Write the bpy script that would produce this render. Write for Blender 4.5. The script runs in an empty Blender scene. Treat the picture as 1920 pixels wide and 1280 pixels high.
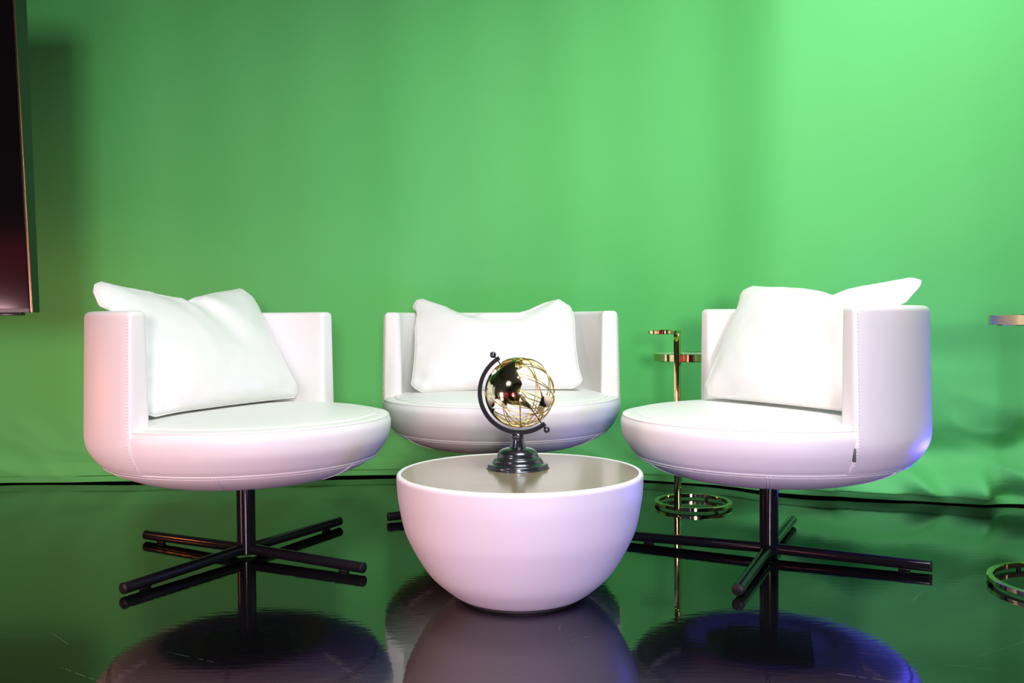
import bpy, bmesh, math, random
from mathutils import Vector, Matrix, noise
random.seed(7)
PI = math.pi
R = math.radians
scene = bpy.context.scene
C = scene.collection

# ------------------------------------------------------------------ helpers
def link_mesh(name, bm, mat, parent=None, smooth=True, angle=None):
    me = bpy.data.meshes.new(name)
    bmesh.ops.recalc_face_normals(bm, faces=bm.faces[:])
    for f in bm.faces:
        f.smooth = smooth
    bm.to_mesh(me)
    bm.free()
    me.materials.append(mat)
    if smooth and angle:
        me.set_sharp_from_angle(angle=R(angle))
    o = bpy.data.objects.new(name, me)
    C.objects.link(o)
    if parent:
        o.parent = parent
    return o

def thing(name, label, cat, loc=(0, 0, 0), rz=0, group=None):
    o = bpy.data.objects.new(name, None)
    C.objects.link(o)
    o.empty_display_size = .1
    o.location = loc
    o.rotation_euler = (0, 0, rz)
    o['label'] = label
    o['category'] = cat
    if group:
        o['group'] = group
    return o

def add_lathe(bm, prof, seg=96, cx=0, cy=0, a0=0, a1=2 * PI):
    """revolve (r, z) profile about z; a point with r = 0 becomes a pole"""
    full = abs(a1 - a0 - 2 * PI) < 1e-6
    n = seg if full else seg + 1
    rings = []
    for r, z in prof:
        if r < 1e-6:
            rings.append([bm.verts.new((cx, cy, z))])
        else:
            rings.append([bm.verts.new((cx + r * math.cos(a0 + (a1 - a0) * i / seg),
                                        cy + r * math.sin(a0 + (a1 - a0) * i / seg), z)) for i in range(n)])
    for A, B in zip(rings[:-1], rings[1:]):
        for i in range(seg):
            j = (i + 1) % n
            if len(A) == 1 and len(B) == 1:
                continue
            if len(A) == 1:
                bm.faces.new((A[0], B[i], B[j]))
            elif len(B) == 1:
                bm.faces.new((A[i], A[j], B[0]))
            else:
                bm.faces.new((A[i], A[j], B[j], B[i]))

def smooth_prof(pts, n=6):
    """Catmull-Rom through (r, z) points"""
    out = []
    P = [pts[0]] + list(pts) + [pts[-1]]
    for k in range(1, len(P) - 2):
        p0, p1, p2, p3 = [Vector((p[0], p[1])) for p in P[k - 1:k + 3]]
        for i in range(n):
            t = i / n
            v = .5 * ((2 * p1) + (p2 - p0) * t + (2 * p0 - 5 * p1 + 4 * p2 - p3) * t * t + (3 * p1 - p0 - 3 * p2 + p3) * t ** 3)
            out.append((max(v.x, 0), v.y))
    out.append(tuple(pts[-1]))
    return out

def add_tube(bm, pts, r, seg=8, closed=False, caps=True):
    pts = [Vector(p) for p in pts]
    n = len(pts)
    rings = []
    up = None
    for i, p in enumerate(pts):
        if closed:
            t = (pts[(i + 1) % n] - pts[i - 1]).normalized()
        else:
            t = (pts[min(i + 1, n - 1)] - pts[max(i - 1, 0)]).normalized()
        if up is None:
            up = Vector((0, 0, 1)) if abs(t.z) < .9 else Vector((1, 0, 0))
        s = t.cross(up).normalized()
        up = s.cross(t).normalized()
        rr = r[i] if isinstance(r, (list, tuple)) else r
        rings.append([bm.verts.new(p + rr * (math.cos(2 * PI * k / seg) * s + math.sin(2 * PI * k / seg) * up)) for k in range(seg)])
    m = n if closed else n - 1
    for i in range(m):
        A, B = rings[i], rings[(i + 1) % n]
        for k in range(seg):
            bm.faces.new((A[k], A[(k + 1) % seg], B[(k + 1) % seg], B[k]))
    if caps and not closed:
        bm.faces.new(rings[0])
        bm.faces.new(rings[-1])

def add_strip(bm, pts, widths, closed=False):
    """sweep a rectangle; widths = list of four offsets functions given as (du, dv) corner list and frames (u, v) per point
    pts = [(p, u, v)]"""
    rings = [[bm.verts.new(Vector(p) + Vector(u) * a + Vector(v) * b) for a, b in widths] for p, u, v in pts]
    n, m = len(rings), len(widths)
    for i in range(n if closed else n - 1):
        A, B = rings[i], rings[(i + 1) % n]
        for k in range(m):
            bm.faces.new((A[k], A[(k + 1) % m], B[(k + 1) % m], B[k]))
    if not closed:
        bm.faces.new(rings[0])
        bm.faces.new(rings[-1])

def add_box(bm, lo, hi, bevel=0, seg=2, M=None):
    g = bmesh.ops.create_cube(bm, size=1)
    vs = g['verts']
    lo, hi = Vector(lo), Vector(hi)
    for v in vs:
        v.co = Vector(((lo[i] + hi[i]) / 2 + v.co[i] * (hi[i] - lo[i]) for i in range(3)))
    if bevel:
        es = list({e for v in vs for e in v.link_edges})
        r = bmesh.ops.bevel(bm, geom=es, offset=bevel, segments=seg, affect='EDGES', profile=.5)
        vs = list({v for f in r['faces'] for v in f.verts} | {v for v in vs if v.is_valid})
    if M is not None:
        for v in vs:
            v.co = M @ v.co

# ------------------------------------------------------------------ materials
def material(name, color, rough=.5, metal=0, spec=.5, coat=0, bump=None, vary=None, emis=None, coat_rough=.05, sheen=0):
    m = bpy.data.materials.new(name)
    m.use_nodes = True
    nt = m.node_tree
    b = nt.nodes['Principled BSDF']
    b.inputs['Base Color'].default_value = (*color, 1)
    b.inputs['Roughness'].default_value = rough
    b.inputs['Metallic'].default_value = metal
    b.inputs['Specular IOR Level'].default_value = spec
    b.inputs['Coat Weight'].default_value = coat
    b.inputs['Coat Roughness'].default_value = coat_rough
    b.inputs['Sheen Weight'].default_value = sheen
    if emis:
        b.inputs['Emission Color'].default_value = (*emis[0], 1)
        b.inputs['Emission Strength'].default_value = emis[1]
    tc = nt.nodes.new('ShaderNodeTexCoord')
    if vary:                                      # (scale, amount): faint tone variation
        n = nt.nodes.new('ShaderNodeTexNoise')
        n.inputs['Scale'].default_value = vary[0]
        n.inputs['Detail'].default_value = 4
        mp = nt.nodes.new('ShaderNodeMapRange')
        mp.inputs['To Min'].default_value = 1 - vary[1]
        mp.inputs['To Max'].default_value = 1 + vary[1]
        mx = nt.nodes.new('ShaderNodeMix')
        mx.data_type = 'RGBA'
        mx.blend_type = 'MULTIPLY'
        mx.inputs[0].default_value = 1
        mx.inputs[6].default_value = (*color, 1)
        nt.links.new(tc.outputs['Object'], n.inputs['Vector'])
        nt.links.new(n.outputs['Fac'], mp.inputs['Value'])
        nt.links.new(mp.outputs['Result'], mx.inputs[7])
        nt.links.new(mx.outputs[2], b.inputs['Base Color'])
    if bump:                                      # (scale, strength, distance)
        n2 = nt.nodes.new('ShaderNodeTexNoise')
        n2.inputs['Scale'].default_value = bump[0]
        n2.inputs['Detail'].default_value = 3
        bp = nt.nodes.new('ShaderNodeBump')
        bp.inputs['Strength'].default_value = bump[1]
        bp.inputs['Distance'].default_value = bump[2]
        nt.links.new(tc.outputs['Object'], n2.inputs['Vector'])
        nt.links.new(n2.outputs['Fac'], bp.inputs['Height'])
        nt.links.new(bp.outputs['Normal'], b.inputs['Normal'])
    return m

M_leather = material('white_leather', (.84, .82, .81), rough=.42, bump=(420, .12, .001), vary=(6, .012))
M_seam = material('white_thread', (.80, .77, .77), rough=.6, vary=(80, .04))
M_pillow = material('white_cushion_leather', (.82, .815, .80), rough=.46, bump=(300, .10, .001), vary=(7, .012))
M_black = material('black_satin_metal', (.008, .008, .010), rough=.13, spec=.22, vary=(30, .1))
M_cap = material('black_plastic_cap', (.010, .010, .010), rough=.4, spec=.15, vary=(60, .1))
M_plate = material('black_plate', (.006, .006, .006), rough=.6, vary=(20, .1))
M_lacquer = material('white_matt_lacquer', (.77, .755, .775), rough=.38, bump=(160, .05, .001), vary=(5, .012))
M_top = material('bronze_laminate', (.26, .205, .135), rough=.17, spec=.7, vary=(4, .04))
M_gold = material('polished_gold', (.86, .68, .36), rough=.07, metal=1, vary=(12, .03))
M_wire = material('gold_wire', (.76, .56, .17), rough=.24, metal=1, vary=(40, .05))
M_cont = material('gold_sheet', (.76, .69, .48), rough=.10, metal=1, vary=(20, .05))
M_pewter = material('dark_pewter', (.10, .105, .125), rough=.2, metal=.85, vary=(30, .1))
M_arc = material('black_meridian_metal', (.012, .012, .016), rough=.5, spec=.10, vary=(40, .1))
M_glass = material('pale_table_glass', (.72, .75, .74), rough=.06, spec=.6, vary=(6, .02))
M_tv = material('black_tv_housing', (.006, .010, .008), rough=.32, vary=(20, .1))
M_tvedge = material('bronze_tv_edge', (.34, .23, .15), rough=.25, metal=1, vary=(20, .05))
M_wall = material('dark_studio_wall', (.10, .10, .105), rough=.8, vary=(2, .06))
M_ceil = material('dark_studio_ceiling', (.07, .07, .075), rough=.9, vary=(2, .06))
M_tag = material('grey_fabric_tag', (.10, .10, .11), rough=.7, vary=(60, .1))
M_screen = material('black_screen_glass', (.004, .003, .004), rough=.10, spec=.6, vary=(3, .1))

# green cloth
M_green = material('green_chroma_cloth', (.116, .575, .156), rough=.62, spec=.35, vary=(1.3, .03))
def _():
    nt = M_green.node_tree
    b = nt.nodes['Principled BSDF']
    tc = nt.nodes['Texture Coordinate']
    mp = nt.nodes.new('ShaderNodeMapping')
    mp.inputs['Scale'].default_value = (3.2, 3.2, .35)
    n = nt.nodes.new('ShaderNodeTexNoise')
    n.inputs['Scale'].default_value = 1
    n.inputs['Detail'].default_value = 2
    bp = nt.nodes.new('ShaderNodeBump')
    bp.inputs['Strength'].default_value = .16
    bp.inputs['Distance'].default_value = .06
    nt.links.new(tc.outputs['Object'], mp.inputs['Vector'])
    nt.links.new(mp.outputs['Vector'], n.inputs['Vector'])
    nt.links.new(n.outputs['Fac'], bp.inputs['Height'])
    nt.links.new(bp.outputs['Normal'], b.inputs['Normal'])
_()

# glossy black floor with faint waviness, specks and scratches
M_floor = bpy.data.materials.new('gloss_black_floor')
M_floor.use_nodes = True
def _():
    nt = M_floor.node_tree
    N, L = nt.nodes, nt.links
    b = N['Principled BSDF']
    b.inputs['Roughness'].default_value = .035
    b.inputs['IOR'].default_value = 1.78
    tc = N.new('ShaderNodeTexCoord')
    # waviness, finer across than along the view
    mp = N.new('ShaderNodeMapping')
    mp.inputs['Scale'].default_value = (22, 70, 1)
    n1 = N.new('ShaderNodeTexNoise')
    n1.inputs['Scale'].default_value = 1
    n1.inputs['Detail'].default_value = 3
    bp = N.new('ShaderNodeBump')
    bp.inputs['Strength'].default_value = .10
    bp.inputs['Distance'].default_value = .0016
    L.new(tc.outputs['Object'], mp.inputs['Vector'])
    L.new(mp.outputs['Vector'], n1.inputs['Vector'])
    L.new(n1.outputs['Fac'], bp.inputs['Height'])
    L.new(bp.outputs['Normal'], b.inputs['Normal'])
    sep = N.new('ShaderNodeSeparateXYZ')
    L.new(tc.outputs['Object'], sep.inputs[0])
    def math_(op, a, b_=None, c=None):
        m = N.new('ShaderNodeMath')
        m.operation = op
        for i, v in enumerate((a, b_, c)):
            if v is None:
                continue
            if isinstance(v, (int, float)):
                m.inputs[i].default_value = v
            else:
                L.new(v, m.inputs[i])
        return m.outputs[0]
    X, Y = sep.outputs[0], sep.outputs[1]
    # a handful of straight scratches: distance to a segment
    rnd = random.Random(11)
    segs = [(.62, 1.72, 1.20, 1.47, .0011, .5), (.70, 1.83, 1.02, 1.69, .0007, .3), (.55, 1.58, .60, 1.50, .0009, .5), (.93, 1.80, 1.10, 1.90, .0006, .35),
            (1.10, 1.80, 1.5, 1.62, .0008, .3), (-.90, 1.78, -.78, 1.70, .0008, .5), (-.72, 1.86, -.60, 1.80, .0007, .4), (.80, 1.46, .86, 1.37, .0007, .5),
            (.96, 2.16, 1.02, 2.24, .0008, .4), (.52, 1.66, .63, 1.62, .0008, .45), (-1.02, 1.98, -.94, 1.90, .0008, .4)]
    for k in range(10):
        x, y, a, l = rnd.uniform(-1.2, 1.4), rnd.uniform(1.35, 2.3), rnd.uniform(0, PI), rnd.uniform(.02, .10)
        segs.append((x, y, x + l * math.cos(a), y + l * math.sin(a), .0006, .35))
    acc = None
    for x0, y0, x1, y1, w, s in segs:
        dx, dy = x1 - x0, y1 - y0
        l = math.hypot(dx, dy)
        dx, dy = dx / l, dy / l
        px = math_('SUBTRACT', X, (x0 + x1) / 2)
        py = math_('SUBTRACT', Y, (y0 + y1) / 2)
        along = math_('ABSOLUTE', math_('ADD', math_('MULTIPLY', px, dx), math_('MULTIPLY', py, dy)))
        across = math_('ABSOLUTE', math_('SUBTRACT', math_('MULTIPLY', px, dy), math_('MULTIPLY', py, dx)))
        d = math_('MAXIMUM', math_('SUBTRACT', along, l / 2), math_('SUBTRACT', across, w))
        hit = math_('MULTIPLY', math_('LESS_THAN', d, 0), s)
        acc = hit if acc is None else math_('MAXIMUM', acc, hit)
    # specks of dust
    v = N.new('ShaderNodeTexVoronoi')
    v.inputs['Scale'].default_value = 9
    L.new(tc.outputs['Object'], v.inputs['Vector'])
    sp = math_('MULTIPLY', math_('LESS_THAN', v.outputs['Distance'], .012), .35)
    brk = N.new('ShaderNodeTexNoise')
    brk.inputs['Scale'].default_value = 60
    L.new(tc.outputs['Object'], brk.inputs['Vector'])
    acc = math_('MULTIPLY', acc, math_('GREATER_THAN', brk.outputs['Fac'], .45))
    acc = math_('MAXIMUM', acc, sp)
    mx = N.new('ShaderNodeMix')
    mx.data_type = 'RGBA'
    mx.inputs[6].default_value = (.0035, .0035, .004, 1)
    mx.inputs[7].default_value = (.20, .20, .21, 1)
    L.new(acc, mx.inputs[0])
    L.new(mx.outputs[2], b.inputs['Base Color'])
_()

# ------------------------------------------------------------------ room shell
def structure(name, lo, hi, mat):
    bm = bmesh.new()
    add_box(bm, lo, hi)
    o = link_mesh(name, bm, mat, smooth=False)
    o['kind'] = 'structure'
    return o
XL, XR, YF, YB, ZC = -3.6, 3.6, -3.4, 4.9, 3.3
structure('floor', (XL - .1, YF - .1, -.1), (XR + .1, YB + .1, 0), M_floor)
structure('ceiling', (XL - .1, YF - .1, ZC), (XR + .1, YB + .1, ZC + .1), M_ceil)
structure('wall_left', (XL - .1, YF, 0), (XL, YB, ZC), M_wall)
structure('wall_right', (XR, YF, 0), (XR + .1, YB, ZC), M_wall)
structure('wall_back', (XL, YB, 0), (XR, YB + .1, ZC), M_wall)
structure('wall_front', (XL, YF - .1, 0), (XR, YF, ZC), M_wall)

# ------------------------------------------------------------------ green curtain
path = [(-3.3, 3.70), (-2.6, 3.82), (-2.19, 3.838), (-1.62, 3.85), (-.52, 3.955), (-.2, 3.965), (.2, 3.90), (.555, 3.79), (.80, 3.68),
        (1.06, 3.475), (1.46, 3.345), (1.84, 3.243), (2.5, 3.08), (3.2, 2.9)]
def path_y(x):
    for k in range(len(path) - 1):
        if path[k][0] <= x <= path[k + 1][0]:
            p0 = path[max(k - 1, 0)]; p1 = path[k]; p2 = path[k + 1]; p3 = path[min(k + 2, len(path) - 1)]
            t = (x - p1[0]) / (p2[0] - p1[0])
            m1 = (p2[1] - p0[1]) / (p2[0] - p0[0]) * (p2[0] - p1[0])
            m2 = (p3[1] - p1[1]) / (p3[0] - p1[0]) * (p2[0] - p1[0])
            return (2 * t ** 3 - 3 * t * t + 1) * p1[1] + (t ** 3 - 2 * t * t + t) * m1 + (-2 * t ** 3 + 3 * t * t) * p2[1] + (t ** 3 - t * t) * m2
    return path[-1][1]
def sstep(a, b, x):
    t = min(max((x - a) / (b - a), 0), 1)
    return t * t * (3 - 2 * t)
def curtain_point(x, z):
    y = path_y(x)
    hang = sstep(0, .5, z)
    # long soft vertical folds
    y += (.008 * math.sin(x * 5.1 + .6) + .005 * math.sin(x * 9.7 + 2) + .003 * math.sin(x * 17.3 + z * .4)) * (.35 + .65 * hang)
    y += .010 * math.exp(-((x - .80 - .05 * z) / .10) ** 2) * hang
    y -= .010 * math.exp(-((x - 2.05) / .07) ** 2) * hang
    # gathered, rumpled foot, strongest at the right
    low = math.exp(-(z / .26) ** 2)
    right = sstep(.55, 1.5, x)
    q = noise.noise(Vector((x * 4.2, z * 6.5 + x * 1.5, 3.1)))
    q2 = noise.noise(Vector((x * 9 + z * 6, z * 10 - x * 3, 8.4)))
    amp = low * (.012 + .085 * right)
    ridge = (1 - abs(q) * 2.2) * .55 + q2 * .35
    y += -amp * ridge * min(1, z / .05 + .25)
    # slanting pulls higher up on the right
    y += -.03 * right * math.exp(-((z - .34) / .2) ** 2) * noise.noise(Vector((x * 2.1 + z * 2.4, z * 1.2, 5.5)))
    # the slack foot of the cloth: tucked in above the hem, then bellying out over it
    wob = noise.noise(Vector((x * 2.6, 7.3, 1.1)))
    slack = sstep(.35, 1.35, x)
    y += .12 * slack * math.exp(-((z - .20 - .06 * wob - .12 * (x - 1.6)) / .085) ** 2) * (.75 + .5 * wob)
    y -= .060 * slack * math.exp(-((z - .080) / .065) ** 2) * (.8 + .6 * noise.noise(Vector((x * 5.2, z * 6, 2.2))))
    # a few small creases at the left foot
    y += -.010 * low * max(0, noise.noise(Vector((x * 5, z * 8, 1.7))))
    return Vector((x, y, z))
HEM = .088
def curtain_mesh(z0, z1, nz, push, power=1):
    bm = bmesh.new()
    nx = 420
    rows = []
    for j in range(nz + 1):
        z = z0 + (z1 - z0) * (j / nz) ** power
        rows.append([])
        for i in range(nx + 1):
            x = -3.3 + 6.5 * i / nx
            p = curtain_point(x, z)
            p.y -= push(z)
            p.z += 0 if z > .03 else .004 * (1 + math.sin(x * 7) * .5)
            rows[-1].append(bm.verts.new(p))
    for j in range(nz):
        for i in range(nx):
            bm.faces.new((rows[j][i], rows[j][i + 1], rows[j + 1][i + 1], rows[j + 1][i]))
    return bm
curtain = link_mesh('green_screen_curtain', curtain_mesh(HEM - .004, 3.15, 150, lambda z: 0, 1.6), M_green)
curtain['label'] = 'bright green chroma key curtain hanging across the whole back of the studio'
curtain['category'] = 'curtain'
hem = link_mesh('hem', curtain_mesh(.003, HEM, 26, lambda z: .006 + .004 * math.sin(PI * min(z / HEM, 1))), M_green, curtain)
def rail():
    bm = bmesh.new()
    pts = [(-3.3 + 6.5 * i / 60, path_y(-3.3 + 6.5 * i / 60), 3.165) for i in range(61)]
    add_tube(bm, pts, .018, 10)
    return bm
link_mesh('curtain_rail', rail(), M_black, curtain)

# ------------------------------------------------------------------ swivel armchair
ZT, ZR, ZB = .7135, .4077, .2380         # top of back, seat rim, underside
RB = .417                                # outer radius of the back
RS = .4215                               # outer radius of the seat
AL = R(88.4)                             # the back runs round from +AL to -AL through the rear (forward = +x)
seat_curve = smooth_prof([(RS - .006, ZR), (RS, ZR - .022), (RS - .006, ZR - .060), (RS - .024, ZR - .092), (RS - .041, ZR - .110), (RS - .072, ZR - .134),
                          (RS - .12, ZR - .155), (RS - .175, ZB), (RS - .215, ZB + .001), (.165, ZB + .006), (.12, ZB + .007), (0, ZB + .007)], 6)
def curve_r(z):
    """outer radius of the seat at height z (side part)"""
    best = None
    for (r0, z0), (r1, z1) in zip(seat_curve[:-1], seat_curve[1:]):
        if z1 <= z <= z0 and z0 > z1:
            return r0 + (r1 - r0) * (z0 - z) / (z0 - z1)
    return RS
def make_seat():
    bm = bmesh.new()
    top = [(0, ZR + .008), (.30, ZR + .008), (.372, ZR + .006), (.395, ZR + .0055), (RS - .018, ZR + .0045), (RS - .010, ZR + .002), (RS - .0075, ZR - .0005)]
    add_lathe(bm, top + seat_curve, 144)
    return bm
def make_pad():
    bm = bmesh.new()
    rp = .381
    prof = [(rp - .004, ZR + .003), (rp, ZR + .0062), (rp - .003, ZR + .0098), (rp - .012, ZR + .0116), (rp - .018, ZR + .0110), (rp - .026, ZR + .0128), (rp - .07, ZR + .018), (.2, ZR + .0235), (.1, ZR + .025), (0, ZR + .0255)]
    add_lathe(bm, smooth_prof(prof, 4), 128)
    return bm
def make_back():
    bm = bmesh.new()
    t = .056
    rin = RB - t
    # cross-section in (r, z), outline going up outside, over the top, down inside
    sec = []
    z_low = ZR - .112
    for i in range(11):
        z = z_low + (ZR - .03 - z_low) * i / 10
        sec.append((curve_r(z) + .0028, z))
    for i in range(1, 13):
        u = i / 12
        z = ZR - .03 + (ZT - .016 - ZR + .03) * u
        sec.append((RS + .0028 + (RB - RS - .0028) * u, z))
    for i in range(1, 7):
        a = PI / 2 * i / 6
        sec.append((RB - .016 + .016 * math.cos(a), ZT - .016 + .016 * math.sin(a)))
    for i in range(0, 7):
        a = PI / 2 + PI / 2 * i / 6
        sec.append((rin + .016 + .016 * math.cos(a), ZT - .016 + .016 * math.sin(a)))
    for i in range(1, 11):
        sec.append((rin - .006 * i / 10, ZT - .016 + (ZR - .004 - ZT + .016) * i / 10))
    sec.append((rin + .01, ZR - .03))
    sec.append((RS - .075, z_low + .012))
    n = len(sec)
    # inward normals of the outline (for rounded ends)
    nor = []
    for k in range(n):
        a = Vector(sec[(k + 1) % n]) - Vector(sec[k - 1])
        nor.append(Vector((-a.y, a.x)).normalized())
    rr = .014
    seq = []
    for k in range(6):
        ph = PI / 2 * k / 5
        seq.append((rr * (1 - math.cos(ph)), rr * (1 - math.sin(ph))))
    angs = []
    for s, ins in seq:
        angs.append((AL + s / RB, ins))
    m = 96
    for i in range(1, m):
        angs.append((AL + (2 * PI - 2 * AL) * (i / m) if .03 < i / m < .97 else None, 0))
    angs = [a for a in angs if a[0] is not None]
    angs += [(2 * PI - AL - s / RB, ins) for s, ins in reversed(seq)]
    rings = []
    for a, ins in angs:
        ring = []
        for (r_, z_), nn in zip(sec, nor):
            q = Vector((r_, z_)) + nn * ins
            if z_ < ZR - .02:
                q = Vector((r_, z_)) + nn * ins * .25
            ring.append(bm.verts.new((q.x * math.cos(a), q.x * math.sin(a), q.y)))
        rings.append(ring)
    for A, B in zip(rings[:-1], rings[1:]):
        for k in range(n):
            bm.faces.new((A[k], A[(k + 1) % n], B[(k + 1) % n], B[k]))
    bm.faces.new(rings[0])
    bm.faces.new(rings[-1])
    return bm
def make_seam():
    """welts: round the lower edge, up the underside, round the seat rim, on the arm ends"""
    bm = bmesh.new()
    zs = ZR - .112
    r = curve_r(zs) + .0005
    add_tube(bm, [(r * math.cos(2 * PI * i / 128), r * math.sin(2 * PI * i / 128), zs) for i in range(128)], .0022, 6, closed=True)
    r2 = r - .003
    add_tube(bm, [((r2 + .001) * math.cos(2 * PI * i / 128), (r2 + .001) * math.sin(2 * PI * i / 128), zs - .006) for i in range(128)], .0013, 6, closed=True)
    low = [p for p in seat_curve if p[1] <= zs and p[0] > .27]
    for k in range(6):
        a = R(60 * k)
        for off in (-.004, .004):
            add_tube(bm, [(p[0] * math.cos(a + off / .35), p[0] * math.sin(a + off / .35), p[1] - .0003) for p in low], .0015, 6)
    return bm
def make_rim_welt():
    bm = bmesh.new()
    rr = RS - .0068
    n = 72
    add_tube(bm, [(rr * math.cos(-AL + 2 * AL * i / n), rr * math.sin(-AL + 2 * AL * i / n), ZR + .0004) for i in range(n + 1)], .0016, 6)
    return bm
def make_stitch(s):
    """double row of small stitches down the outer edge of one arm end and over its top"""
    bm = bmesh.new()
    a = s * (AL + .021)
    p = []
    for i in range(48):
        z = ZR - .09 + (ZT - .016 - ZR + .09) * i / 47
        if z < ZR - .03:
            rad = curve_r(z) + .0032
        else:
            u = (z - (ZR - .03)) / (ZT - .016 - ZR + .03)
            rad = RS + .0028 + (RB - RS - .0028) * u + .0003
        p.append((rad, z))
    for i in range(0, 47):
        (r0, z0), (r1, z1) = p[i], p[i + 1]
        q0 = Vector((r0, z0)); q1 = q0.lerp(Vector((r1, z1)), .6)
        add_tube(bm, [(q0.x * math.cos(a), q0.x * math.sin(a), q0.y), (q1.x * math.cos(a), q1.x * math.sin(a), q1.y)], .0011, 5)
    return bm
ZL0, ZL1, LL, LR = .0235, .0185, .424, .0148
def make_leg(a):
    bm = bmesh.new()
    pts = [(.020 * math.cos(a), .020 * math.sin(a), ZL0), (LL * .5 * math.cos(a), LL * .5 * math.sin(a), (ZL0 + ZL1) / 2), ((LL - .004) * math.cos(a), (LL - .004) * math.sin(a), ZL1)]
    add_tube(bm, pts, LR, 28)
    return bm
def make_cap(a):
    bm = bmesh.new()
    f = lambda r: (r * math.cos(a), r * math.sin(a), ZL1)
    add_tube(bm, [f(LL - .0035), f(LL - .002), f(LL), f(LL + .0015)], [LR * .97, LR * 1.015, LR * 1.0, LR * .90], 28)
    return bm
def make_foot(a):
    bm = bmesh.new()
    M = Matrix.Rotation(a, 4, 'Z')
    add_box(bm, (LL - .082, -.006, .0), (LL - .052, .006, .0075), .0015, 2, M)
    return bm
def make_post():
    bm = bmesh.new()
    rp = .0265
    add_lathe(bm, [(0, .008), (rp - .002, .008), (rp, .010), (rp, ZB - .0065), (0, ZB - .0065)], 40)
    return bm
def make_plate():
    bm = bmesh.new()
    add_box(bm, (-.175, -.118, ZB - .006), (.08, .118, ZB + .0068), .002, 2)
    return bm

def build_chair(label):
    t = thing('swivel_armchair', label, 'chair', group='white swivel armchairs round the table')
    link_mesh('seat', make_seat(), M_leather, t, angle=50)
    link_mesh('seat_cushion', make_pad(), M_leather, t)
    b = link_mesh('backrest', make_back(), M_leather, t, angle=60)
    for s in (1, -1):
        link_mesh('stitching', make_stitch(s), M_seam, b)
    s = link_mesh('seam', make_seam(), M_leather, t)
    w = link_mesh('rim_piping', make_rim_welt(), M_seam, t)
    link_mesh('post', make_post(), M_black, t, angle=40)
    link_mesh('swivel_plate', make_plate(), M_plate, t, angle=40)
    for k in range(4):
        a = k * PI / 2
        l = link_mesh('leg', make_leg(a), M_black, t, angle=50)
        link_mesh('end_cap', make_cap(a), M_cap, l, angle=50)
        link_mesh('foot_pad', make_foot(a), M_cap, l, angle=50)
    return t
def copy_tree(o, parent=None):
    c = o.copy()
    C.objects.link(c)
    if parent:
        c.parent = parent
    for ch in list(o.children):
        copy_tree(ch, c)
    return c
def place_chair(t, x, y, face, legs):
    t.location = (x, y, 0)
    t.rotation_euler = (0, 0, face)
    for ch in t.children:
        nm = ch.name.split('.')[0]
        if nm in ('leg', 'post', 'swivel_plate'):
            ch.rotation_euler = (0, 0, legs - face)
        if nm == 'swivel_plate':
            ch.rotation_euler = (0, 0, -face + math.atan2(y, x))
chairL = build_chair('white leather swivel armchair at the left, turned to the right, rosy light on its side')
chairM = copy_tree(chairL)
chairM['label'] = 'white leather swivel armchair facing straight forward behind the round bowl table'
chairR = copy_tree(chairL)
chairR['label'] = 'white leather swivel armchair before a gold side table, turned left, with violet-lit side'
LX, LY, LF = -.779, 2.622, -.4383
MX, MY, MF = -.0393, 3.2306, R(-90)
RX, RY, RF = .7339, 2.5811, -2.8967
place_chair(chairL, LX, LY, LF, 4.2217)
place_chair(chairM, MX, MY, MF, R(204.5))
place_chair(chairR, RX, RY, RF, 4.2611)
def make_tag():
    bm = bmesh.new()
    a = AL - .004
    M = Matrix.Rotation(a, 4, 'Z')
    add_box(bm, (curve_r(.352) - .002, -.0012, .335), (curve_r(.352) + .010, .0012, .368), .0008, 1, M)
    return bm
link_mesh('fabric_tag', make_tag(), M_tag, chairR)['label'] = 'small dark fabric tag in the side seam'

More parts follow.
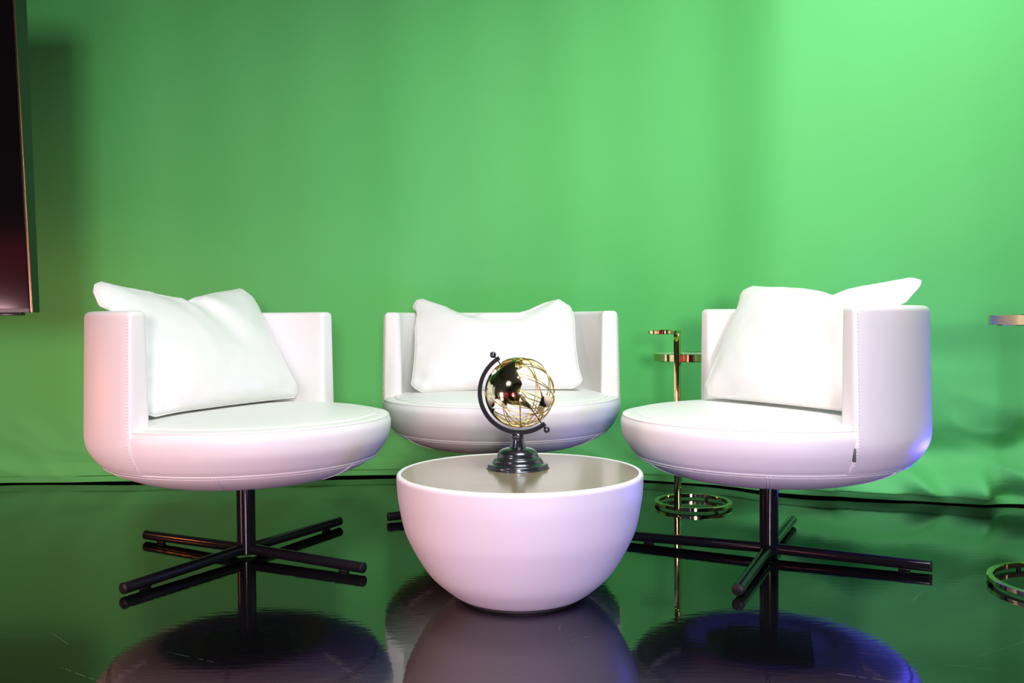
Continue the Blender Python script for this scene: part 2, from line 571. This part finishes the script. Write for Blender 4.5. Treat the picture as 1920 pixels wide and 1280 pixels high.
# ------------------------------------------------------------------ back cushions
def make_pillow(w, h, th, seed, sag, notch_u, ears, fold, broad=0):
    """closed pillow in the xz plane (x across, z up, +y... front is -y); sag pulls the middle of the top edge down"""
    bm = bmesh.new()
    n, m = 64, 48
    def outline(u, v):
        # u, v in [-1, 1]; sides bow in a little between the corners
        x = u * w / 2 * (1 - .045 * (1 - v * v))
        z = v * h / 2 * (1 - (.05 if v > 0 else .012) * (1 - u * u))
        if v > 0:
            k = v ** 2.2
            if broad:
                z -= sag * k * math.exp(-((u - notch_u) / broad) ** 4)
            else:
                z -= sag * k * math.exp(-((u - notch_u) / .42) ** 2)
                z -= .5 * sag * k * math.exp(-((u - notch_u) / .10) ** 2)
        # round the corners slightly
        c = max(0, abs(u) - .86) / .14 * max(0, abs(v) - .82) / .18
        x -= math.copysign(.018 * c, u)
        z -= math.copysign(.018 * c, v)
        for (cu, cv, ex, ez) in ears:
            g = math.exp(-(((u - cu) / .22) ** 2 + ((v - cv) / .28) ** 2))
            x += ex * g
            z += ez * g
        return x, z
    def thick(u, v):
        a = max(0, 1 - abs(u) ** 2.6) ** .55
        b = max(0, 1 - abs(v) ** 2.4) ** .55
        return a * b
    grids = []
    for side in (-1, 1):
        g = []
        for j in range(m + 1):
            row = []
            v = math.sin(PI / 2 * (-1 + 2 * j / m)) * .5 + (-1 + 2 * j / m) * .5
            for i in range(n + 1):
                u = math.sin(PI / 2 * (-1 + 2 * i / n)) * .5 + (-1 + 2 * i / n) * .5
                edge = i in (0, n) or j in (0, m)
                if edge and side == 1:
                    row.append(grids[0][j][i])
                    continue
                x, z = outline(u, v)
                t = thick(u, v)
                y = side * th / 2 * t
                if not edge:
                    f = 0
                    for (u0, v0, u1, v1, wd, dep) in fold:
                        du, dv = u1 - u0, v1 - v0
                        l2 = du * du + dv * dv
                        s = ((u - u0) * du + (v - v0) * dv) / l2
                        sc = min(max(s, 0), 1)
                        d = math.hypot(u - u0 - sc * du, v - v0 - sc * dv)
                        fade = 1 - .75 * sc
                        f += dep * fade * (math.exp(-(d / (wd * (1 + 1.2 * sc))) ** 2))
                    f += .004 * noise.noise(Vector((u * 2.2 + seed, v * 2.2, side)))
                    f += .0022 * noise.noise(Vector((u * 6 + seed, v * 4.5, side + 4)))
                    # puckers along the edges
                    ed = max(abs(u), abs(v))
                    f += .0035 * sstep(.72, .97, ed) * noise.noise(Vector((u * 11 + seed, v * 11, 9)))
                    y += side * f * min(1, t * 2.5)
                row.append(bm.verts.new((x, y, z)))
            g.append(row)
        grids.append(g)
    for si, g in enumerate(grids):
        for j in range(m):
            for i in range(n):
                q = (g[j][i], g[j][i + 1], g[j + 1][i + 1], g[j + 1][i])
                bm.faces.new(q if si == 0 else q[::-1])
    edge = [grids[0][0][i].co.copy() for i in range(n + 1)] + [grids[0][j][n].co.copy() for j in range(1, m + 1)] + \
           [grids[0][m][i].co.copy() for i in range(n - 1, -1, -1)] + [grids[0][j][0].co.copy() for j in range(m - 1, 0, -1)]
    return bm, edge
def place_pillow(label, chair, fwd_bot, fwd_top, lat, zb, zt, w, h, th, yaw, roll, **kw):
    bm, edge = make_pillow(w, h, th, **kw)
    cx, cy, face = chair.location.x, chair.location.y, chair.rotation_euler.z
    # local pillow -y looks along the chair's forward direction
    tilt = math.atan2(fwd_bot - fwd_top, zt - zb)
    fm = (fwd_bot + fwd_top) / 2
    px = cx + fm * math.cos(face) - lat * math.sin(face)
    py = cy + fm * math.sin(face) + lat * math.cos(face)
    MW = Matrix.Translation((px, py, (zb + zt) / 2)) @ Matrix.Rotation(face + PI / 2 + yaw, 4, 'Z') @ Matrix.Rotation(-tilt, 4, 'X') @ Matrix.Rotation(roll, 4, 'Y')
    MI = MW.inverted()
    def press(co, m):
        # the soft cushion yields where it meets the back and the seat
        p = MW @ co
        dx, dy = p.x - cx, p.y - cy
        r = math.hypot(dx, dy)
        lim = .347 + (.10 * sstep(ZT - .006, ZT + .05, p.z)) - m
        if r > lim:
            k = (lim + (r - lim) * .06 * sstep(ZT - .02, ZT + .05, p.z)) / r
            p.x, p.y = cx + dx * k, cy + dy * k
        floor_z = ZR + .0275 - .012 * (min(r, .38) / .38) ** 2 + m
        if p.z < floor_z:
            p.z = floor_z + (p.z - floor_z) * .02
        return MI @ p
    for v in bm.verts:
        v.co = press(v.co, 0)
    edge = [press(e, .0016) for e in edge]
    o = link_mesh('back_cushion', bm, M_pillow)
    o.matrix_world = MW
    o['label'] = label
    o['category'] = 'cushion'
    o['group'] = 'white back cushions on the armchairs'
    b2 = bmesh.new()
    add_tube(b2, edge, .0022, 6, closed=True)
    link_mesh('seam', b2, M_pillow, o)
    return o
place_pillow('plump white cushion with a notched top edge, leaning in the left armchair', chairL, -.045, -.265, .008, .426, .802, .645, .405, .14, 0, 0,
             seed=1.3, sag=.030, notch_u=-.02, ears=[(-1, 1, .004, .016), (1, 1, -.012, .010), (1, -1, .004, -.002), (-1, -1, -.02, -.008)],
             fold=[(-.02, .98, .34, -.15, .09, -.032), (-.28, .9, .10, .05, .12, -.014), (-.1, .9, .05, .3, .07, .010), (-.75, -.9, -.95, -.4, .06, -.008), (.35, .95, .6, .55, .10, -.008), (-.6, .9, -.2, .5, .12, -.008)])
place_pillow('slouched white cushion with a sunken top edge in the middle armchair', chairM, .02, -.190, -.022, .428, .755, .615, .378, .135, 0, R(-1.3),
             seed=5.1, sag=.058, notch_u=-.02, broad=.52, ears=[(-1, 1, -.004, .034), (1, 1, -.030, .010), (1, -1, .008, 0)],
             fold=[(-.45, .95, .05, .45, .08, -.018), (.62, .95, .15, .42, .10, -.018), (-.1, .80, .4, .80, .10, .010), (.0, .6, .5, .62, .10, -.010), (-.9, -.75, -1, -.5, .06, -.010)])
place_pillow('smooth white cushion with one raised corner, leaning in the right armchair', chairR, .025, -.205, 0, .426, .800, .615, .40, .14, R(16), 0,
             seed=9.7, sag=.020, notch_u=.20, ears=[(1, 1, .036, .012), (-1, 1, -.022, .006), (-1, -1, .014, 0), (.2, 1, 0, -.004)],
             fold=[(.22, .98, .30, .5, .09, -.014), (-.30, .97, -.3, .6, .07, -.006), (.84, .74, 1.0, .55, .05, -.014), (-.95, -.8, -.8, -.2, .08, -.006)])

# ------------------------------------------------------------------ bowl table
TX, TY, RT, ZTB = .0169, 2.2338, .3045, .3108
table = thing('bowl_coffee_table', 'round white bowl-shaped coffee table with a flat bronze top, centre front', 'table', (TX, TY, 0))
def make_bowl():
    bm = bmesh.new()
    prof = [(0, .006), (.10, .006), (.150, .0065)]
    side = smooth_prof([(.150, .0065), (.172, .017), (.2185, .057), (.247, .096), (.2745, .147), (.2885, .185), (.3005, .25), (.3038, .295), (.3036, .3035)], 6)
    lip = [(.3022, .3075), (.2990, .3100), (.2950, .3106), (.2922, .3092), (.2915, .3060), (.2915, .300), (0, .300)]
    add_lathe(bm, prof[:-1] + side + lip, 160)
    return bm
link_mesh('bowl_body', make_bowl(), M_lacquer, table, angle=50)
def make_top():
    bm = bmesh.new()
    add_lathe(bm, [(0, .3003), (.2905, .3003), (.2905, .3080), (.2895, .3088), (0, .3088)], 128)
    return bm
link_mesh('table_top', make_top(), M_top, table, angle=30)['label'] = 'satin bronze round top'
def make_plinth():
    bm = bmesh.new()
    add_lathe(bm, [(0, 0), (.149, 0), (.150, .001), (.150, .0056), (0, .0056)], 96)
    return bm
link_mesh('plinth', make_plinth(), M_plate, table, angle=30)

# ------------------------------------------------------------------ desk globe
GX, GY, GZ = .0125, 2.282, .3088
globe = thing('desk_globe', 'gold wire desk globe on a stepped dark metal base, standing on the bowl table', 'globe', (GX, GY, GZ))
def make_gbase():
    bm = bmesh.new()
    prof = [(0, 0), (.074, 0), (.0765, .003), (.0765, .008), (.074, .0115), (.067, .0130), (.0645, .015), (.0615, .0195), (.0605, .0225), (.0575, .0265), (.0535, .0285),
            (.0515, .0325), (.0500, .0375), (.0465, .0425), (.040, .0475), (.031, .0505), (.0215, .0525), (.0195, .056), (.0170, .064), (.0145, .071), (.0140, .0735),
            (.0158, .0775), (.0160, .0805), (.0140, .0845), (.0112, .0875), (.0102, .0895), (0, .0895)]
    add_lathe(bm, smooth_prof(prof, 3), 72)
    return bm
link_mesh('base', make_gbase(), M_pewter, globe)
GC = Vector((.0065, 0, .1915))              # sphere centre above the table top
GR = .0885
axis = Vector((-.565, 0, .825)).normalized()
perp = Vector((-axis.z, 0, axis.x)).normalized()      # in the plane of the arc, pointing lower left
if perp.x > 0:
    perp = -perp
def make_arc():
    bm = bmesh.new()
    pts = []
    n = 60
    for i in range(n + 1):
        a = R(-4) + R(188) * i / n
        d = axis * math.cos(a) + perp * math.sin(a)
        pts.append((GC + d * .1015, d, Vector((0, 1, 0))))
    w, t = .0065, .0052
    add_strip(bm, pts, [(-t, -w), (t, -w), (t, w), (-t, w)])
    bmesh.ops.bevel(bm, geom=[e for e in bm.edges if e.calc_face_angle(0) > 1.2], offset=.0008, segments=2, affect='EDGES')
    return bm
arc = link_mesh('meridian_arm', make_arc(), M_arc, globe, angle=40)
for s in (1, -1):
    bm = bmesh.new()
    bmesh.ops.create_uvsphere(bm, u_segments=20, v_segments=14, radius=.0082, matrix=Matrix.Translation(GC + axis * s * .1155 + Vector((-.002 * s, 0, 0))))
    add_tube(bm, [GC + axis * s * .097, GC + axis * s * .112], .0022, 10)
    link_mesh('finial', bm, M_pewter, arc)
bm = bmesh.new()
add_tube(bm, [GC - axis * .098, GC + axis * .098], .0016, 10)
link_mesh('axis_rod', bm, M_arc, globe)
# orientation of the map: north along the axis, Asia towards the front
def orient(lon, lat, r):
    lon = R(lon - 105)
    lat = R(lat)
    p = Vector((math.cos(lat) * math.sin(lon), -math.cos(lat) * math.cos(lon), math.sin(lat)))
    p = Matrix.Rotation(R(13), 3, 'X') @ p
    p = Matrix.Rotation(-math.atan2(.565, .825), 3, 'Y') @ p
    return GC + p * r
def make_lattice():
    bm = bmesh.new()
    ax = axis
    e1 = perp
    e2 = ax.cross(e1)
    for inc, cnt in ((56, 10), (80, 5)):
        for k in range(cnt):
            om = 2 * PI * (k + (.5 if inc > 60 else 0)) / cnt
            nrm = ax * math.cos(R(inc)) + (e1 * math.cos(om) + e2 * math.sin(om)) * math.sin(R(inc))
            u = nrm.orthogonal().normalized()
            v = nrm.cross(u)
            rr = GR - (.0012 if k % 2 else 0)
            add_tube(bm, [GC + (u * math.cos(2 * PI * i / 72) + v * math.sin(2 * PI * i / 72)) * rr for i in range(72)], .0013, 6, closed=True)
    return bm
lattice = link_mesh('wire_sphere', make_lattice(), M_wire, globe)
LAND = [
 [(-9,37),(-9,43),(-1,44),(-4,48),(2,51),(8,54),(8,57),(12,56),(20,55),(24,59),(22,63),(18,60),(16,57),(11,59),(5,60),(10,64),(18,70),(28,71),(40,67),(45,68),(60,69),(70,73),(80,73),(100,77),(113,74),(130,72),(150,71),(170,69),(179,68),(178,63),(163,60),(162,56),(157,51),(156,57),(162,61),(150,59),(140,55),(141,50),(135,44),(129,41),(129,36),(126,35),(125,39),(121,39),(119,37),(122,36),(120,33),(122,30),(119,25),(114,22),(108,21),(106,18),(109,13),(105,9),(101,13),(103,3),(101,3),(98,9),(98,16),(94,17),(91,22),(87,21),(80,15),(80,12),(77,8),(74,15),(72,21),(67,25),(57,26),(52,28),(50,30),(48,30),(51,25),(56,24),(59,22),(52,16),(44,13),(39,21),(35,28),(34,31),(36,36),(28,37),(27,40),(33,42),(41,41),(38,44),(31,46),(28,42),(23,40),(22,37),(19,42),(13,45),(18,40),(16,38),(10,44),(3,43),(-1,38),(-5,36)],
 [(-17,15),(-16,22),(-9,32),(-6,36),(10,37),(11,33),(20,31),(32,31),(38,20),(43,12),(51,12),(42,0),(40,-10),(40,-16),(35,-22),(32,-28),(26,-34),(18,-34),(12,-18),(13,-6),(9,2),(8,5),(-7,4),(-13,8)],
 [(114,-22),(122,-18),(130,-12),(136,-12),(140,-17),(142,-11),(146,-19),(153,-27),(150,-37),(143,-39),(136,-34),(130,-32),(117,-35),(114,-30)],
 [(-168,66),(-156,71),(-125,70),(-95,72),(-82,68),(-94,60),(-82,54),(-78,60),(-65,59),(-56,52),(-66,48),(-70,43),(-76,36),(-81,30),(-81,25),(-84,30),(-97,27),(-97,20),(-90,21),(-87,16),(-83,10),(-79,8),(-85,12),(-95,16),(-105,20),(-113,31),(-110,24),(-117,33),(-124,41),(-124,49),(-135,58),(-150,60),(-165,60)],
 [(-79,8),(-72,12),(-60,9),(-50,0),(-35,-6),(-39,-15),(-48,-27),(-58,-36),(-65,-45),(-68,-54),(-74,-50),(-72,-30),(-70,-18),(-81,-5)],
]
def inside(x, y, poly):
    c = False
    for (x0, y0), (x1, y1) in zip(poly, poly[1:] + poly[:1]):
        if (y0 > y) != (y1 > y) and x < (x1 - x0) * (y - y0) / (y1 - y0) + x0:
            c = not c
    return c
for poly in LAND:
    bm = bmesh.new()
    st = 1.5
    lo0, lo1 = min(p[0] for p in poly), max(p[0] for p in poly)
    la0, la1 = min(p[1] for p in poly), max(p[1] for p in poly)
    V = {}
    def vert(i, j):
        if (i, j) not in V:
            V[(i, j)] = bm.verts.new(orient(lo0 + i * st, la0 + j * st, GR + .0012))
        return V[(i, j)]
    for i in range(int((lo1 - lo0) / st) + 1):
        for j in range(int((la1 - la0) / st) + 1):
            if inside(lo0 + (i + .5) * st, la0 + (j + .5) * st, poly):
                bm.faces.new((vert(i, j), vert(i + 1, j), vert(i + 1, j + 1), vert(i, j + 1)))
    bmesh.ops.smooth_vert(bm, verts=[v for v in bm.verts if v.is_boundary], factor=.5, use_axis_x=True, use_axis_y=True, use_axis_z=True)
    for v in bm.verts:
        v.co = GC + (v.co - GC).normalized() * (GR + .0012)
    link_mesh('continent', bm, M_cont, lattice)

# ------------------------------------------------------------------ gold side tables
def flat_ring(bm, cx, cy, z0, z1, r0, r1, a0=0, a1=2 * PI, seg=72):
    closed = abs(a1 - a0 - 2 * PI) < 1e-6
    bev = min(.0015, (z1 - z0) / 5)
    sec = [(r0, z0 + bev), (r0 + bev, z0), (r1 - bev, z0), (r1, z0 + bev), (r1, z1 - bev), (r1 - bev, z1), (r0 + bev, z1), (r0, z1 - bev)]
    pts = []
    for i in range(seg if closed else seg + 1):
        a = a0 + (a1 - a0) * i / seg
        d = Vector((math.cos(a), math.sin(a), 0))
        pts.append((Vector((cx, cy, 0)), d, Vector((0, 0, 1))))
    add_strip(bm, pts, sec, closed)
def side_table(label, x, y, z_top, post_a, z_post, handle_a, hr=.052, rr=.146):
    t = thing('side_table', label, 'table', (x, y, 0), group='gold ring side tables')
    bm = bmesh.new()
    flat_ring(bm, 0, 0, .007, .020, rr - .020, rr - .004)
    base = link_mesh('base_ring', bm, M_gold, t, angle=35)
    for k in range(3):
        bm = bmesh.new()
        a = post_a + PI / 3 + k * 2 * PI / 3
        add_lathe(bm, [(0, 0), (.006, 0), (.006, .0072), (0, .0072)], 16, (rr - .0125) * math.cos(a), (rr - .0125) * math.sin(a))
        link_mesh('foot', bm, M_cap, base, angle=40)
    px, py = (rr - .004) * math.cos(post_a), (rr - .004) * math.sin(post_a)
    bm = bmesh.new()
    M = Matrix.Translation((px, py, 0)) @ Matrix.Rotation(post_a, 4, 'Z')
    add_box(bm, (-.010, -.010, .014), (.010, .010, z_post), .0015, 2, M)
    link_mesh('post', bm, M_gold, t, angle=35)
    bm = bmesh.new()
    flat_ring(bm, 0, 0, z_top - .027, z_top, rr - .0085, rr - .0005)
    link_mesh('top_ring', bm, M_gold, t, angle=35)
    bm = bmesh.new()
    add_lathe(bm, [(0, z_top - .010), (rr - .0090, z_top - .010), (rr - .0090, z_top - .002), (rr - .0100, z_top - .001), (0, z_top - .001)], 64)
    link_mesh('tabletop', bm, M_glass, t, angle=35)['label'] = 'pale glossy round tabletop'
    bm = bmesh.new()
    hx, hy = px + hr * math.cos(handle_a), py + hr * math.sin(handle_a)
    flat_ring(bm, hx, hy, z_post - .014, z_post, hr - .006, hr + .006, seg=48)
    link_mesh('handle', bm, M_gold, t, angle=35)['label'] = 'small gold loop handle on top of the post'
    return t
side_table('slim gold ring side table partly hidden behind the right armchair', .657, 3.285, .558, math.atan2(-.118, -.078), .644, R(195), .050, .1435)
side_table('taller gold ring side table cut off by the edge of the picture', 1.394, 2.25, .688, R(40), .733, R(200), .052, .19)

# ------------------------------------------------------------------ television
tv = thing('television', 'large black flat screen tilted forward, in front of the curtain at upper left', 'television', (-1.325, 2.5, .714))
def tv_frame(z):
    """front edge y and depth at height z above the lower edge"""
    return -.072 * z, .040 + .028 * z
TVW, TVH = 1.55, .97
def tv_prism(x0, x1, z0, z1, f0, f1):
    """block following the tilt; f0/f1 give depth behind the front plane as function of z"""
    bm = bmesh.new()
    vs = []
    for z in (z0, z1):
        yf, dp = tv_frame(z)
        for x in (x0, x1):
            for fn in (f0, f1):
                vs.append(bm.verts.new((x, yf + fn(dp), z)))
    a = vs
    for q in ((0, 1, 3, 2), (4, 6, 7, 5), (0, 2, 6, 4), (1, 5, 7, 3), (0, 4, 5, 1), (2, 3, 7, 6)):
        bm.faces.new([a[i] for i in q])
    bmesh.ops.bevel(bm, geom=bm.edges[:], offset=.0015, segments=2, affect='EDGES')
    return bm
link_mesh('housing', tv_prism(-TVW, 0, 0, TVH, lambda d: .004, lambda d: d), M_tv, tv, angle=35)
for x0, x1, z0, z1 in ((-.005, .0005, 0, TVH), (-TVW, -TVW + .007, 0, TVH), (-TVW + .007, -.007, 0, .011), (-TVW + .007, -.007, TVH - .011, TVH)):
    link_mesh('edge_trim', tv_prism(x0, x1, z0, z1, lambda d: -.001, lambda d: .0045), M_tvedge if x0 == -.005 else M_tv, tv, angle=35)
link_mesh('screen', tv_prism(-TVW + .0075, -.0075, .0115, TVH - .0115, lambda d: .0005, lambda d: .006), M_screen, tv, angle=35)
bm = bmesh.new()
add_box(bm, (-.10, .004, -.0085), (-.035, .03, .0005), .002, 2)
link_mesh('sensor_tab', bm, M_tv, tv, angle=35)
bm = bmesh.new()
add_tube(bm, [(-TVW / 2, .13, .45), (-TVW / 2, .13, ZC - .712)], .025, 20)
add_box(bm, (-TVW / 2 - .15, .02, .35), (-TVW / 2 + .15, .12, .60), .005, 2)
link_mesh('ceiling_mount', bm, M_black, tv, angle=40)

# ------------------------------------------------------------------ lights
def area(name, loc, target, size, power, color=(1, 1, 1), size_y=None, spread=180):
    l = bpy.data.lights.new(name, 'AREA')
    l.energy = power
    l.color = color
    l.size = size
    if size_y:
        l.shape = 'RECTANGLE'
        l.size_y = size_y
    l.spread = R(spread)
    o = bpy.data.objects.new(name, l)
    C.objects.link(o)
    o.location = loc
    d = Vector(target) - Vector(loc)
    o.rotation_euler = d.to_track_quat('-Z', 'Y').to_euler()
    return o
def spot(name, loc, target, power, color=(1, 1, 1), angle=60, blend=1, radius=.1):
    l = bpy.data.lights.new(name, 'SPOT')
    l.energy = power
    l.color = color
    l.spot_size = R(angle)
    l.spot_blend = blend
    l.shadow_soft_size = radius
    o = bpy.data.objects.new(name, l)
    C.objects.link(o)
    o.location = loc
    d = Vector(target) - Vector(loc)
    o.rotation_euler = d.to_track_quat('-Z', 'Y').to_euler()
    return o
area('key_panel', (.26, -2.0, .95), (0, 3, .75), .45, 100, (1, .97, .91))
area('overhead_panel', (.5, 1.5, 3.15), (.2, 2.3, .4), 1.3, 46, (.97, 1, 1), None, 115)
spot('curtain_wash', (1.6, 1.9, 3.1), (1.55, 3.4, 2.3), 165, (.95, 1, .98), 95, 1, .25)
area('red_wall_panel', (-3.55, -1.45, .42), (0, -1.45, .42), 1.5, 1.5, (1, .05, .10), .6)
area('red_light', (-.95, -.2, .32), (-.3, 2.4, .3), .16, 3.5, (1, .10, .16), .5)
area('orange_light', (-2.2, 2.5, .45), (-1.6, 3.3, .40), .18, 5, (1, .22, .04), None, 150)
area('rose_light', (-2.5, .9, .3), (-.8, 2.6, .4), .4, 8, (1, .60, .62), None, 110)
area('magenta_light', (-.75, .5, .14), (-.2, 2.4, .2), .25, 3.0, (1, .28, .45), None, 120)
area('blue_light', (1.85, 2.98, .06), (1.2, 2.74, .36), .2, 4.2, (.10, .08, 1), None, 58)
area('left_panel', (-1.9, .1, 2.2), (.9, 2.7, .55), .5, 2.2, (1, 1, 1), None, 60)
area('violet_light', (.9, .3, .14), (.15, 2.2, .15), .3, 5.5, (.40, .28, 1), None, 110)

w = bpy.data.worlds.new('studio_world')
w.use_nodes = True
w.node_tree.nodes['Background'].inputs[0].default_value = (.5, .5, .5, 1)
w.node_tree.nodes['Background'].inputs[1].default_value = .2
scene.world = w

# ------------------------------------------------------------------ camera
cam = bpy.data.cameras.new('camera')
cam.sensor_width = 36
cam.lens = 1694.7 / 1920 * 36
co = bpy.data.objects.new('camera', cam)
C.objects.link(co)
co.matrix_world = Matrix.Translation((0, 0, .684)) @ Matrix.Rotation(PI / 2 - .0241, 4, 'X') @ Matrix.Rotation(-.0073, 4, 'Z')
scene.camera = co
scene.view_settings.view_transform = 'Standard'
scene.view_settings.look = 'None'
scene.view_settings.exposure = 0
scene.cycles.use_denoising = True
scene.cycles.max_bounces = 8
scene.cycles.caustics_reflective = False
